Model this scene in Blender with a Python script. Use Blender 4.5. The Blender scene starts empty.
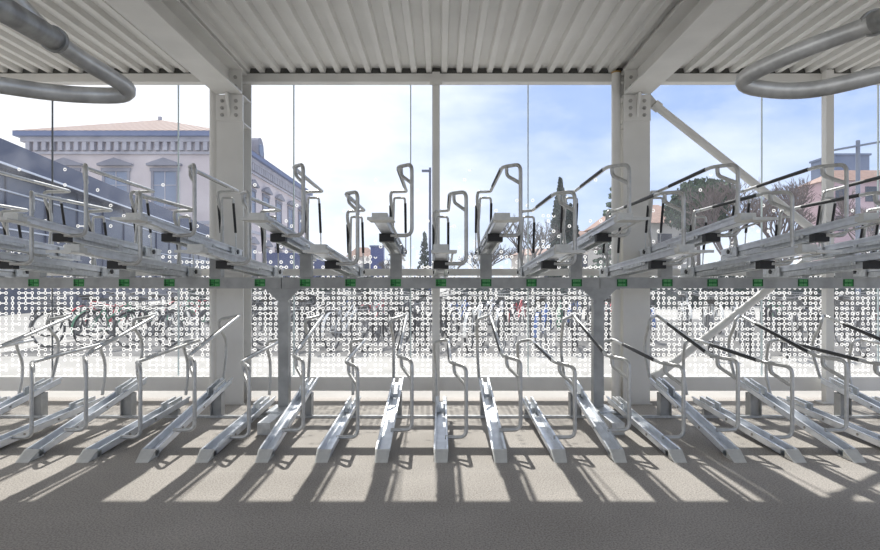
import bpy, math, random
from mathutils import Vector, Matrix, Euler
random.seed(7)
S = bpy.context.scene
COL = S.collection
PI = math.pi

# ------------------------------------------------------------------ camera, sky, sun, exposure
cam = bpy.data.cameras.new('camera'); co = bpy.data.objects.new('camera', cam); COL.objects.link(co)
co.location = (0, 0, 1.2); co.rotation_euler = (PI/2, 0, 0)
cam.sensor_width = 36; cam.lens = 24; cam.shift_x = -0.0011; cam.shift_y = 0.0091
cam.clip_start = 0.05; cam.clip_end = 1000
S.camera = co

W = bpy.data.worlds.new('sky'); S.world = W; W.use_nodes = True
wt = W.node_tree; wn = wt.nodes; wl = wt.links; wn.clear()
def wnode(t, **k):
    n = wn.new(t)
    for a, b in k.items(): setattr(n, a, b)
    return n
tc = wnode('ShaderNodeTexCoord'); sep = wnode('ShaderNodeSeparateXYZ'); wl.new(tc.outputs['Generated'], sep.inputs[0])
# height gradient
rz = wnode('ShaderNodeValToRGB'); wl.new(sep.outputs['Z'], rz.inputs[0])
e = rz.color_ramp.elements
e[0].position = 0.0; e[0].color = (0.55, 0.65, 0.80, 1)
e[1].position = 0.62; e[1].color = (0.60, 0.68, 0.82, 1)
m = rz.color_ramp.elements.new(0.12); m.color = (0.39, 0.50, 0.73, 1)
m = rz.color_ramp.elements.new(0.38); m.color = (0.25, 0.37, 0.68, 1)
# bright thin cloud veil to the left of the view, soft clouds elsewhere
vx = wnode('ShaderNodeMapRange'); vx.inputs['From Min'].default_value = 0.20; vx.inputs['From Max'].default_value = -0.50
wl.new(sep.outputs['X'], vx.inputs['Value'])
mp = wnode('ShaderNodeMapping'); mp.inputs['Scale'].default_value = (2.2, 2.2, 6.0); wl.new(tc.outputs['Generated'], mp.inputs[0])
nz = wnode('ShaderNodeTexNoise'); nz.inputs['Scale'].default_value = 1.6; nz.inputs['Detail'].default_value = 7; nz.inputs['Roughness'].default_value = 0.55
wl.new(mp.outputs[0], nz.inputs['Vector'])
nr = wnode('ShaderNodeMapRange'); nr.inputs['From Min'].default_value = 0.42; nr.inputs['From Max'].default_value = 0.72
wl.new(nz.outputs[0], nr.inputs['Value'])
ad = wnode('ShaderNodeMath', operation='MULTIPLY_ADD'); ad.inputs[1].default_value = 0.55; ad.use_clamp = True
wl.new(nr.outputs[0], ad.inputs[0]); 
pw = wnode('ShaderNodeMath', operation='MULTIPLY'); pw.inputs[1].default_value = 0.95; wl.new(vx.outputs[0], pw.inputs[0])
wl.new(pw.outputs[0], ad.inputs[2])
mx = wnode('ShaderNodeMixRGB'); mx.inputs['Color2'].default_value = (0.86, 0.88, 0.92, 1)
wl.new(ad.outputs[0], mx.inputs['Fac']); wl.new(rz.outputs[0], mx.inputs['Color1'])
bg = wnode('ShaderNodeBackground'); bg.inputs['Strength'].default_value = 1.0; wl.new(mx.outputs[0], bg.inputs['Color'])
wo = wnode('ShaderNodeOutputWorld'); wl.new(bg.outputs[0], wo.inputs['Surface'])

sun = bpy.data.lights.new('sun', 'SUN'); sun.energy = 3.6; sun.angle = math.radians(0.6); sun.color = (1.0, 0.96, 0.90)
so = bpy.data.objects.new('sun', sun); COL.objects.link(so)
SUN_EL = math.radians(48.6); SUN_AZ = math.radians(-1.5)
d = Vector((math.sin(SUN_AZ)*math.cos(SUN_EL), math.cos(SUN_AZ)*math.cos(SUN_EL), math.sin(SUN_EL)))   # towards the sun
so.rotation_euler = d.to_track_quat('Z', 'Y').to_euler(); so.location = (0, 40, 40)

S.view_settings.view_transform = 'Standard'; S.view_settings.look = 'None'
S.view_settings.gamma = 1; S.view_settings.use_curve_mapping = False
S.view_settings.exposure = 0.56

# ------------------------------------------------------------------ materials
MATS = {}
def mat(name, col, rough=0.5, metal=0.0, var=0.0, scale=20, bump=0.0, spec=0.5, col2=None, detail=4, coords='Object'):
    m = bpy.data.materials.new(name); m.use_nodes = True
    nt = m.node_tree; b = nt.nodes['Principled BSDF']
    b.inputs['Roughness'].default_value = rough; b.inputs['Metallic'].default_value = metal
    b.inputs['Specular IOR Level'].default_value = spec
    b.inputs['Base Color'].default_value = (*col, 1)
    if var or col2 or bump:
        t = nt.nodes.new('ShaderNodeTexCoord'); n = nt.nodes.new('ShaderNodeTexNoise')
        n.inputs['Scale'].default_value = scale; n.inputs['Detail'].default_value = detail
        nt.links.new(t.outputs[coords], n.inputs['Vector'])
        r = nt.nodes.new('ShaderNodeValToRGB'); nt.links.new(n.outputs[0], r.inputs[0])
        c2 = col2 or tuple(max(0, c*(1-var)) for c in col)
        r.color_ramp.elements[0].position = 0.35; r.color_ramp.elements[1].position = 0.65
        r.color_ramp.elements[0].color = (*c2, 1); r.color_ramp.elements[1].color = (*[min(1, c*(1+var*0.5)) for c in col], 1)
        nt.links.new(r.outputs[0], b.inputs['Base Color'])
        if bump:
            bn = nt.nodes.new('ShaderNodeBump'); bn.inputs['Strength'].default_value = bump; bn.inputs['Distance'].default_value = 0.01
            nt.links.new(n.outputs[0], bn.inputs['Height']); nt.links.new(bn.outputs[0], b.inputs['Normal'])
    MATS[name] = m
    return m
WHITE = mat('painted_white_steel', (0.73, 0.72, 0.69), 0.45, 0, 0.06, 3)
DECK = mat('deck_sheet', (0.74, 0.73, 0.70), 0.42, 0, 0.05, 2)
GALV = mat('galvanised_steel', (0.64, 0.66, 0.67), 0.36, 0.5, 0.14, 30)
TUBE = mat('galvanised_tube', (0.55, 0.55, 0.535), 0.38, 0.5, 0.12, 30)
TRAY = mat('tray_sheet_steel', (0.80, 0.83, 0.87), 0.30, 0.4, 0.10, 12)
BEAM = mat('frame_steel', (0.40, 0.405, 0.40), 0.5, 0.25, 0.16, 10)
CAP = mat('pressed_steel_cap', (0.66, 0.66, 0.63), 0.5, 0.2, 0.1, 20)
BLACK = mat('black_rubber', (0.015, 0.015, 0.016), 0.55)
BLACKM = mat('black_enamel', (0.02, 0.02, 0.022), 0.3)
HANDLE = mat('worn_handle_tube', (0.60, 0.60, 0.575), 0.34, 0.4, 0.25, 26)
SLEEVE = mat('worn_sleeve_tube', (0.33, 0.33, 0.315), 0.45, 0.4, 0.35, 26)
GREEN = mat('green_plate', (0.03, 0.30, 0.06), 0.5)
DGREEN = mat('dark_green_print', (0.005, 0.06, 0.02), 0.6)
LGREEN = mat('light_green_print', (0.16, 0.42, 0.18), 0.6)
BOLT = mat('bolt_steel', (0.42, 0.41, 0.39), 0.45, 0.5)
AMBER = mat('amber_foam', (0.40, 0.26, 0.09), 0.8)
JOINT = mat('seal_joint', (0.10, 0.11, 0.12), 0.6)
SEALW = mat('clear_seal', (0.62, 0.72, 0.72), 0.3)

# floor: exposed-aggregate concrete with a saw joint
def floor_mat():
    m = bpy.data.materials.new('aggregate_concrete'); m.use_nodes = True; nt = m.node_tree; L = nt.links.new
    b = nt.nodes['Principled BSDF']; b.inputs['Roughness'].default_value = 0.85; b.inputs['Specular IOR Level'].default_value = 0.25
    t = nt.nodes.new('ShaderNodeTexCoord')
    n1 = nt.nodes.new('ShaderNodeTexNoise'); n1.inputs['Scale'].default_value = 1.3; n1.inputs['Detail'].default_value = 6; L(t.outputs['Object'], n1.inputs['Vector'])
    n2 = nt.nodes.new('ShaderNodeTexNoise'); n2.inputs['Scale'].default_value = 110; n2.inputs['Detail'].default_value = 3; L(t.outputs['Object'], n2.inputs['Vector'])
    v = nt.nodes.new('ShaderNodeTexVoronoi'); v.inputs['Scale'].default_value = 55; L(t.outputs['Object'], v.inputs['Vector'])
    r1 = nt.nodes.new('ShaderNodeValToRGB'); L(n1.outputs[0], r1.inputs[0])
    r1.color_ramp.elements[0].position = 0.3; r1.color_ramp.elements[0].color = (0.385, 0.36, 0.33, 1)
    r1.color_ramp.elements[1].position = 0.7; r1.color_ramp.elements[1].color = (0.49, 0.46, 0.425, 1)
    r2 = nt.nodes.new('ShaderNodeValToRGB'); L(n2.outputs[0], r2.inputs[0])
    r2.color_ramp.elements[0].position = 0.30; r2.color_ramp.elements[0].color = (0.55, 0.55, 0.55, 1)
    r2.color_ramp.elements[1].position = 0.62; r2.color_ramp.elements[1].color = (1.12, 1.11, 1.1, 1)
    mu = nt.nodes.new('ShaderNodeMixRGB'); mu.blend_type = 'MULTIPLY'; mu.inputs[0].default_value = 1; L(r1.outputs[0], mu.inputs[1]); L(r2.outputs[0], mu.inputs[2])
    rv = nt.nodes.new('ShaderNodeMapRange'); rv.inputs['From Min'].default_value = 0.0; rv.inputs['From Max'].default_value = 0.25; rv.inputs['To Min'].default_value = 0.75; rv.inputs['To Max'].default_value = 1.0
    L(v.outputs['Distance'], rv.inputs['Value'])
    mu2 = nt.nodes.new('ShaderNodeMixRGB'); mu2.blend_type = 'MULTIPLY'; mu2.inputs[0].default_value = 1; L(mu.outputs[0], mu2.inputs[1]); L(rv.outputs[0], mu2.inputs[2])
    # saw joint across the slab
    sp = nt.nodes.new('ShaderNodeSeparateXYZ'); L(t.outputs['Object'], sp.inputs[0])
    s1 = nt.nodes.new('ShaderNodeMath'); s1.operation = 'SUBTRACT'; s1.inputs[1].default_value = 3.74; L(sp.outputs['Y'], s1.inputs[0])
    s2 = nt.nodes.new('ShaderNodeMath'); s2.operation = 'ABSOLUTE'; L(s1.outputs[0], s2.inputs[0])
    s3 = nt.nodes.new('ShaderNodeMath'); s3.operation = 'LESS_THAN'; s3.inputs[1].default_value = 0.005; L(s2.outputs[0], s3.inputs[0])
    s4 = nt.nodes.new('ShaderNodeMath'); s4.operation = 'MULTIPLY'; s4.inputs[1].default_value = 0.35; L(s3.outputs[0], s4.inputs[0])
    mu3 = nt.nodes.new('ShaderNodeMixRGB'); mu3.inputs[2].default_value = (0.5, 0.48, 0.44, 1); L(s4.outputs[0], mu3.inputs[0]); L(mu2.outputs[0], mu3.inputs[1])
    L(mu3.outputs[0], b.inputs['Base Color'])
    bn = nt.nodes.new('ShaderNodeBump'); bn.inputs['Strength'].default_value = 0.3; bn.inputs['Distance'].default_value = 0.003
    L(n2.outputs[0], bn.inputs['Height']); L(bn.outputs[0], b.inputs['Normal'])
    return m
FLOOR = floor_mat()
PAVE = mat('pale_paving', (0.40, 0.385, 0.36), 0.9, 0, 0.14, 0.8, detail=8, spec=0.2)
SHADED_ASPH = mat('shaded_asphalt', (0.17, 0.165, 0.16), 0.9, 0, 0.25, 1.2, detail=8, spec=0.2)  # darker tone also stands in for shadows between the parked bicycles

# glass with printed rings; PX is the pitch of the print along the pane
def glass_mat(name, PX, PZ=0.0535):
    m = bpy.data.materials.new(name); m.use_nodes = True; nt = m.node_tree; N = nt.nodes; L = nt.links.new; N.clear()
    out = N.new('ShaderNodeOutputMaterial')
    t = N.new('ShaderNodeTexCoord'); sp = N.new('ShaderNodeSeparateXYZ'); L(t.outputs['Object'], sp.inputs[0])
    def M(op, a, b=None, c=None, clamp=False):
        n = N.new('ShaderNodeMath'); n.operation = op; n.use_clamp = clamp
        for i, v in enumerate((a, b, c)):
            if v is None: continue
            if isinstance(v, (int, float)): n.inputs[i].default_value = v
            else: L(v, n.inputs[i])
        return n.outputs[0]
    u = M('MULTIPLY', sp.outputs['X'], 1/PX); v = M('MULTIPLY', sp.outputs['Z'], 1/PZ)
    fu = M('SUBTRACT', M('FRACT', u), 0.5); fv = M('SUBTRACT', M('FRACT', v), 0.5)
    cu = M('FLOOR', u); cv = M('FLOOR', v)
    cu2 = M('FLOOR', M('SUBTRACT', u, 0.5)); cv2 = M('FLOOR', M('SUBTRACT', v, 0.5))
    cu3 = M('ADD', cu2, 1); cv3 = M('ADD', cv2, 1)
    def rnd(a, b, seed):
        c = N.new('ShaderNodeCombineXYZ'); L(a, c.inputs[0]); L(b, c.inputs[1]); c.inputs[2].default_value = seed
        w = N.new('ShaderNodeTexWhiteNoise'); w.noise_dimensions = '3D'; L(c.outputs[0], w.inputs['Vector']); return w.outputs['Value']
    # share of printed cells by height above the ground
    r = N.new('ShaderNodeValToRGB'); L(M('DIVIDE', sp.outputs['Z'], 3.2), r.inputs[0]); r.color_ramp.interpolation = 'LINEAR'
    E = r.color_ramp.elements
    E[0].position = 0.0; E[0].color = (0.86,)*3+(1,)
    E[1].position = 1.0; E[1].color = (0.0,)*3+(1,)
    for p, c in ((0.36, 0.84), (0.42, 0.62), (0.47, 0.26), (0.52, 0.10), (0.60, 0.04), (0.72, 0.02), (0.76, 0.0)):
        x = E.new(p); x.color = (c, c, c, 1)
    sepc = N.new('ShaderNodeSeparateColor'); L(r.outputs[0], sepc.inputs[0]); P = sepc.outputs[0]
    pres = lambda a, b: M('LESS_THAN', rnd(a, b, 1.5), P)
    rr = M('SQRT', M('ADD', M('POWER', M('MULTIPLY', fu, PX/PZ), 2), M('POWER', fv, 2)))
    ring = M('MULTIPLY', M('GREATER_THAN', rr, 0.16), M('LESS_THAN', rr, 0.335))
    ring = M('MULTIPLY', ring, pres(cu, cv))
    far = M('GREATER_THAN', rr, 0.25)
    hb = M('MULTIPLY', M('LESS_THAN', M('ABSOLUTE', fv), 0.10), M('LESS_THAN', rnd(cu2, cv, 5.5), 0.38))
    hb = M('MULTIPLY', M('MULTIPLY', hb, far), M('MULTIPLY', pres(cu2, cv), pres(cu3, cv)))
    vb = M('MULTIPLY', M('LESS_THAN', M('ABSOLUTE', fu), 0.10), M('LESS_THAN', rnd(cu, cv2, 9.5), 0.34))
    vb = M('MULTIPLY', M('MULTIPLY', vb, far), M('MULTIPLY', pres(cu, cv2), pres(cu, cv3)))
    mask = M('MAXIMUM', ring, M('MAXIMUM', hb, vb))
    # bare glass: see-through, faintly reflecting, a dusty veil imitating haze and reflected smears
    tr = N.new('ShaderNodeBsdfTransparent'); tr.inputs[0].default_value = (0.95, 0.965, 0.97, 1)
    gl = N.new('ShaderNodeBsdfGlossy'); gl.inputs['Roughness'].default_value = 0.02
    fr = N.new('ShaderNodeLayerWeight'); fr.inputs['Blend'].default_value = 0.12
    mg = N.new('ShaderNodeMixShader'); L(M('MULTIPLY', fr.outputs['Fresnel'], 0.6), mg.inputs[0]); L(tr.outputs[0], mg.inputs[1]); L(gl.outputs[0], mg.inputs[2])
    dn = N.new('ShaderNodeTexNoise'); dn.inputs['Scale'].default_value = 1.7; dn.inputs['Detail'].default_value = 6; dn.inputs['Distortion'].default_value = 1.2
    L(t.outputs['Object'], dn.inputs['Vector'])
    dm = N.new('ShaderNodeMapRange'); dm.inputs['From Min'].default_value = 0.45; dm.inputs['From Max'].default_value = 0.8; dm.inputs['To Min'].default_value = 0.035; dm.inputs['To Max'].default_value = 0.12
    L(dn.outputs[0], dm.inputs['Value'])
    tl = N.new('ShaderNodeBsdfTranslucent'); tl.inputs[0].default_value = (0.85, 0.88, 0.95, 1)
    md = N.new('ShaderNodeMixShader'); L(dm.outputs[0], md.inputs[0]); L(mg.outputs[0], md.inputs[1]); L(tl.outputs[0], md.inputs[2])
    # print: opaque white enamel, lets some sun glow through
    df = N.new('ShaderNodeBsdfDiffuse'); df.inputs[0].default_value = (0.88, 0.88, 0.86, 1)
    tl2 = N.new('ShaderNodeBsdfTranslucent'); tl2.inputs[0].default_value = (0.9, 0.9, 0.88, 1)
    mp_ = N.new('ShaderNodeMixShader'); mp_.inputs[0].default_value = 0.6; L(df.outputs[0], mp_.inputs[1]); L(tl2.outputs[0], mp_.inputs[2])
    mf = N.new('ShaderNodeMixShader'); L(M('MULTIPLY', mask, 0.94), mf.inputs[0]); L(md.outputs[0], mf.inputs[1]); L(mp_.outputs[0], mf.inputs[2])
    L(mf.outputs[0], out.inputs['Surface'])
    return m
GLASS = glass_mat('ring_printed_glass', 0.0545)
GLASSW = glass_mat('wide_ring_printed_glass', 0.068)

# ------------------------------------------------------------------ mesh helpers
class MB:
    def __init__(s): s.v = []; s.f = []; s.sm = []
    def add(s, vs, fs, smooth=False):
        o = len(s.v); s.v += [Vector(a) for a in vs]
        for f in fs: s.f.append([i+o for i in f]); s.sm.append(smooth)
        return s
    def hexa(s, p):      # 8 points: bottom 4 (ccw), top 4
        return s.add(p, [(0,3,2,1),(4,5,6,7),(0,1,5,4),(1,2,6,5),(2,3,7,6),(3,0,4,7)])
    def box(s, x0, x1, y0, y1, z0, z1):
        return s.hexa([(x0,y0,z0),(x1,y0,z0),(x1,y1,z0),(x0,y1,z0),(x0,y0,z1),(x1,y0,z1),(x1,y1,z1),(x0,y1,z1)])
    def slab(s, x0, x1, y0, y1, zf, h):   # box whose top follows zf(y), thickness h
        return s.hexa([(x0,y0,zf(y0)-h),(x1,y0,zf(y0)-h),(x1,y1,zf(y1)-h),(x0,y1,zf(y1)-h),(x0,y0,zf(y0)),(x1,y0,zf(y0)),(x1,y1,zf(y1)),(x0,y1,zf(y1))])
    def cyl(s, a, b, r, n=12, r2=None, caps=True, smooth=True):
        a = Vector(a); b = Vector(b); r2 = r if r2 is None else r2
        q = (b-a).to_track_quat('Z', 'Y'); vs = []
        for c, rr in ((a, r), (b, r2)):
            for i in range(n):
                t = 2*PI*i/n; vs.append(c + q @ Vector((math.cos(t)*rr, math.sin(t)*rr, 0)))
        s.add(vs, [(i, (i+1)%n, n+(i+1)%n, n+i) for i in range(n)], smooth)
        if caps: s.add(vs, [tuple(range(n))[::-1], tuple(range(n, 2*n))])
        return s
    def tube(s, pts, r, n=10, fil=0.0, seg=5, closed=False, rx=None):
        pts = [Vector(p) for p in pts]
        if fil > 0:
            out = []; k = len(pts)
            for i, p in enumerate(pts):
                if not closed and i in (0, k-1): out.append(p); continue
                a = pts[(i-1) % k]-p; b = pts[(i+1) % k]-p
                l = min(fil, a.length*0.48, b.length*0.48); A = p+a.normalized()*l; B = p+b.normalized()*l
                for j in range(seg+1):
                    t = j/seg; out.append(A*(1-t)**2+p*2*t*(1-t)+B*t*t)
            pts = out
        k = len(pts); T = []
        for i in range(k):
            a = pts[(i-1) % k] if (closed or i > 0) else pts[i]
            b = pts[(i+1) % k] if (closed or i < k-1) else pts[i]
            T.append((b-a).normalized())
        nrm = T[0].orthogonal().normalized(); vs = []
        for i in range(k):
            nrm = (nrm - T[i]*nrm.dot(T[i])).normalized(); bn = T[i].cross(nrm)
            for j in range(n):
                t = 2*PI*j/n; vs.append(pts[i] + nrm*math.cos(t)*r + bn*math.sin(t)*r)
        fs = []
        for i in range(k if closed else k-1):
            i2 = (i+1) % k
            for j in range(n): fs.append((i*n+j, i*n+(j+1)%n, i2*n+(j+1)%n, i2*n+j))
        s.add(vs, fs, True)
        if not closed: s.add(vs, [tuple(range(n))[::-1], tuple(range((k-1)*n, k*n))])
        return s
    def prism(s, prof, a, b, axis='y'):   # closed profile extruded along an axis from a to b
        n = len(prof)
        P = {'y': lambda p, t: (p[0], t, p[1]), 'x': lambda p, t: (t, p[0], p[1]), 'z': lambda p, t: (p[0], p[1], t)}[axis]
        vs = [P(p, a) for p in prof] + [P(p, b) for p in prof]
        s.add(vs, [(i, (i+1)%n, n+(i+1)%n, n+i) for i in range(n)] + [tuple(range(n))[::-1], tuple(range(n, 2*n))])
        return s
    def build(s, name, m, parent=None, org=(0,0,0)):
        me = bpy.data.meshes.new(name); o_ = Vector(org)
        me.from_pydata([tuple(v-o_) for v in s.v], [], s.f)
        for p, q in zip(me.polygons, s.sm): p.use_smooth = q
        me.materials.append(m); me.update()
        import bmesh
        bm = bmesh.new(); bm.from_mesh(me); bmesh.ops.recalc_face_normals(bm, faces=bm.faces); bm.to_mesh(me); bm.free()
        o = bpy.data.objects.new(name, me); COL.objects.link(o)
        if parent is None: o.location = o_
        else:
            o.parent = parent
        return o
def tag(o, label, cat, group=None, kind=None):
    if label: o['label'] = label
    if cat: o['category'] = cat
    if group: o['group'] = group
    if kind: o['kind'] = kind
    return o
def thing(name, loc, label, cat, group=None, rz=0):
    o = bpy.data.objects.new(name, None); COL.objects.link(o); o.location = loc; o.rotation_euler = (0, 0, rz); o.empty_display_size = 0.1
    return tag(o, label, cat, group)
def struct(o): o['kind'] = 'structure'; return o
def dup(root, loc=None, label=None, rz=None, scale=None):
    r = root.copy(); COL.objects.link(r)
    if loc is not None: r.location = loc
    if label: r['label'] = label
    if rz is not None: r.rotation_euler = (0, 0, rz)
    if scale: r.scale = (scale,)*3
    for ch in list(root.children):
        c = ch.copy(); COL.objects.link(c); c.parent = r
        for g in list(ch.children):
            d_ = g.copy(); COL.objects.link(d_); d_.parent = c
    return r
ORD = ['', 'first', 'second', 'third', 'fourth', 'fifth', 'sixth', 'seventh', 'eighth', 'ninth', 'tenth']

# ------------------------------------------------------------------ setting
YF = 6.10                                                     # plane of the glass front
struct(MB().box(-9, 9, -5, 6.16, -0.12, 0).build('floor', FLOOR))
struct(MB().box(-200, 200, 6.16, 9.6, -0.12, -0.002).build('pavement', PAVE))
struct(MB().box(-200, -7.6, 9.6, 260, -0.12, -0.002).build('pavement', PAVE))
struct(MB().box(-7.6, 200, 19.5, 260, -0.12, -0.002).build('pavement', PAVE))
struct(MB().box(-7.6, 200, 9.6, 19.5, -0.12, -0.002).build('bicycle_park_ground', SHADED_ASPH))
struct(MB().box(-200, 200, -60, -5, -0.12, -0.002).build('pavement', PAVE))
struct(MB().box(-200, -9, -5, 6.16, -0.12, -0.002).build('pavement', PAVE))
struct(MB().box(9, 200, -5, 6.16, -0.12, -0.002).build('pavement', PAVE))

# roof: trapezoidal deck + cover
ZL, ZH = 3.335, 3.382
dk = MB(); x = -8.0; top = []
pitch = 0.154
while x < 8.0:
    top += [(x, ZL), (x+0.050, ZL), (x+0.062, ZH), (x+0.142, ZH)]; x += pitch
prof = top
vs = [(p[0], -2.4, p[1]) for p in prof] + [(p[0], 5.96, p[1]) for p in prof]; n = len(prof)
dk.add(vs, [(i, i+1, n+i+1, n+i) for i in range(n-1)])
dk.box(-8.0, 8.0, -2.4, 6.16, 3.39, 3.46)
struct(dk.build('ceiling', DECK))

struct(MB().box(-8.0, 8.0, 5.961, 6.075, 3.3255, 3.389).build('trim_40', mat('deck_gap_shade', (0.10,0.10,0.095), 0.9)))  # dark strip painting in the shade of the open deck ends
def rail(z0, z1, y0, y1, x0, x1, nm):
    struct(MB().box(x0, x1, y0, y1, z0, z1).build(nm, WHITE))
rail(3.242, 3.325, 5.95, 6.05, -7.2, 7.2, 'trim_1')           # head rail
rail(1.275, 1.345, 5.98, 6.06, -7.2, 7.2, 'trim_2')           # mid rail
rail(0.105, 0.245, 5.96, 6.06, -7.2, 7.2, 'trim_3')           # bottom rail
struct(MB().box(-8.0, 8.0, 6.08, 6.16, 3.325, 3.39).build('trim_4', WHITE))

seams = [-6.65, -5.35, -4.04, -2.73, -1.53, -0.315, 0.905, 2.125, 3.335, 4.545, 5.755, 6.97]
for i in range(len(seams)-1):
    a, b = seams[i]+0.006, seams[i+1]-0.006
    p = MB().add([(a, YF, 0.19), (b, YF, 0.19), (b, YF, 3.30), (a, YF, 3.30)], [(0,1,2,3)])
    p = MB().box(a, b, YF, YF+0.002, 0.19, 3.30) if False else p
    struct(p.build('window_%d' % (i+1), GLASSW if b < -1.6 else GLASS))
for i, sx in enumerate(seams):
    s_ = MB().box(sx-0.006, sx+0.006, YF-0.006, YF+0.008, 0.19, 3.30).build('trim_%d' % (5+i), SEALW if i != 2 else JOINT)
    struct(s_)

# ------------------------------------------------------------------ steel frame of the shelter
def bolt(mb, x, y, z, d=(0,-1,0), r=0.016):
    c = Vector((x, y, z)); dv = Vector(d)
    mb.cyl(c, c+dv*0.012, r, 6, smooth=False); mb.cyl(c+dv*0.012, c+dv*0.024, r*0.55, 8)
def column(cx, label, side):
    t = thing('steel_column', (cx, 5.93, 0), label, 'column')
    o = (cx, 5.93, 0); w = 0.132
    mb = MB(); mb.box(cx-w, cx+w, 5.80, 5.817, 0, 3.06); mb.box(cx-w, cx+w, 6.043, 6.06, 0, 3.32).box(cx-0.006, cx+0.006, 5.817, 6.043, 0, 3.30)
    mb.build('column_shaft', WHITE, t, o)
    st = MB()
    for z in (2.78, 3.05): st.box(cx-w, cx-0.006, 5.817, 6.043, z, z+0.014).box(cx+0.006, cx+w, 5.817, 6.043, z, z+0.014)
    st.build('stiffener', WHITE, t, o)
    pl = MB().box(cx-w, cx+w, 5.782, 5.80, 2.80, 3.058)
    pl.hexa([(cx-0.012,5.70,3.04),(cx+0.012,5.70,3.04),(cx+0.012,5.782,2.84),(cx-0.012,5.782,2.84),(cx-0.012,5.70,3.058),(cx+0.012,5.70,3.058),(cx+0.012,5.782,3.058),(cx-0.012,5.782,3.058)])
    pl.build('end_plate', WHITE, t, o)
    for sx in (-0.068, 0.068):
        for z in (2.855, 2.925, 2.995):
            b = MB(); bolt(b, cx+sx, 5.782, z, r=0.019); b.build('bolt', BOLT, t, o)
    MB().box(cx-0.15, cx+0.15, 5.79, 5.80, 0, 0.012).build('base_plate', WHITE, t, o)
    return t
column(-2.088, 'white steel column with bolted head plate, left of the middle bay', -1)
column(1.935, 'white steel column with bolted head plate, right of the middle bay', 1)
def roof_beam(cx, label, inner):
    t = thing('roof_beam', (cx, 1.8, 3.06), label, 'beam'); o = (cx, 1.8, 3.06); w = 0.13
    mb = MB().box(cx-w, cx+w, -2.2, 5.78, 3.062, 3.080).box(cx-w, cx+w, -2.2, 5.94, 3.300, 3.318).box(cx-0.006, cx+0.006, -2.2, 5.94, 3.080, 3.300)
    mb.build('i_section', WHITE, t, o)
    e_ = MB().box(cx-w, cx+w, 5.762, 5.78, 3.080, 3.300); e_.build('end_plate', WHITE, t, o)
    for z in (3.13, 3.22):
        for sx in (-0.07, 0.07):
            b = MB(); bolt(b, cx+sx, 5.762, z, r=0.018); b.build('bolt', BOLT, t, o)
    return t
roof_beam(-2.088, 'long white steel roof beam running overhead on the left', 1)
roof_beam(1.935, 'long white steel roof beam running overhead on the right', -1)

def downpipe(cx, cy, label, zt):
    t = thing('downpipe', (cx, cy, 0), label, 'pipe'); o = (cx, cy, 0)
    MB().cyl((cx, cy, 0), (cx, cy, zt), 0.045, 20).build('pipe', WHITE, t, o)
    MB().cyl((cx, cy, zt), (cx, cy, zt+0.015), 0.048, 12).build('foam_collar', AMBER, t, o)
downpipe(1.752, 5.87, 'white round downpipe against the column right of the middle bay', 3.295)
downpipe(-2.268, 5.87, 'white round downpipe against the column left of the middle bay', 3.295)

t = thing('steel_mullion', (-0.05, 6.0, 0), 'slim grey-white mullion post in the centre of the glass front', 'post')
MB().box(-0.088, -0.012, 5.90, 5.949, 0, 3.325).build('mullion_shaft', WHITE, t, (-0.05, 6.0, 0))
MB().box(-0.11, 0.01, 5.885, 5.90, 3.19, 3.24).build('mullion_bracket', WHITE, t, (-0.05, 6.0, 0))
PX0 = 3.868
t = thing('steel_post', (PX0, 5.88, 0), 'white square post between glass panes at the right', 'post')
MB().box(PX0-0.038, PX0+0.038, 5.83, 5.905, 0, 3.32).build('post_shaft', WHITE, t, (PX0, 5.88, 0))
MB().box(PX0-0.09, PX0+0.09, 5.80, 5.945, 0, 0.014).build('base_plate', WHITE, t, (PX0, 5.88, 0))
def brace(a, b, label):
    a = Vector(a); b = Vector(b); t = thing('diagonal_brace', a, label, 'brace')
    dv = (b-a).normalized()
    MB().cyl(a+dv*0.10, b-dv*0.04, 0.040, 18).build('brace_tube', WHITE, t, a)
    u = Vector((dv.x, 0, dv.z)); nrm = Vector((-dv.z, 0, dv.x))
    g = MB(); q = [a-nrm*0.06-dv*0.02, a+dv*0.16-nrm*0.03, a+dv*0.16+nrm*0.03, a+nrm*0.06-dv*0.02]
    g.hexa([p+Vector((0,-0.006,0)) for p in q]+[p+Vector((0,0.006,0)) for p in q]).build('gusset_plate', WHITE, t, a)
    MB().cyl(a+dv*0.10, a+dv*0.17, 0.052, 18).build('brace_collar', WHITE, t, a)
brace((2.075, 5.93, 3.07), (3.815, 5.93, 1.69), 'upper white tubular brace sloping down from column to right post')
brace((2.075, 5.93, 0.18), (3.815, 5.93, 1.53), 'lower white tubular brace rising from column foot to right post')

# ------------------------------------------------------------------ rack frame
YB = 5.24
t = thing('rack_frame', (0, YB, 0), 'grey steel two-tier rack frame with long numbered beam and posts', 'rack frame')
o = (0, YB, 0)
for a, b in ((-4.6, -1.413), (-1.407, 1.403), (1.409, 4.6)):
    MB().box(a, b, YB-0.055, YB+0.055, 1.152, 1.250).build('cross_beam', BEAM, t, o)
for px in (-1.4, 1.4, -4.2, 4.2):
    MB().box(px-0.045, px+0.045, YB-0.035, YB+0.055, 0.01, 1.151).box(px-0.05, px+0.055, YB-0.04, YB-0.03, 1.0, 1.03).build('post', BEAM, t, o)
    g = MB(); g.prism([(px-0.155, 1.150), (px+0.155, 1.150), (px+0.135, 1.132), (px+0.055, 1.05), (px-0.055, 1.05), (px-0.135, 1.132)], YB-0.055, YB-0.036)
    g.box(px-0.18, px+0.18, YB-0.06, YB+0.06, 1.143, 1.1515)
    g.build('gusset_plate', BEAM, t, o)
    fb = MB().box(px-0.05, px+0.05, 4.63, 5.30, 0.0, 0.095); fb.build('foot_beam', GALV, t, o)
    MB().box(px-0.09, px+0.09, 4.98, 5.30, 0.0955, 0.103).build('foot_plate', GALV, t, o)
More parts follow.
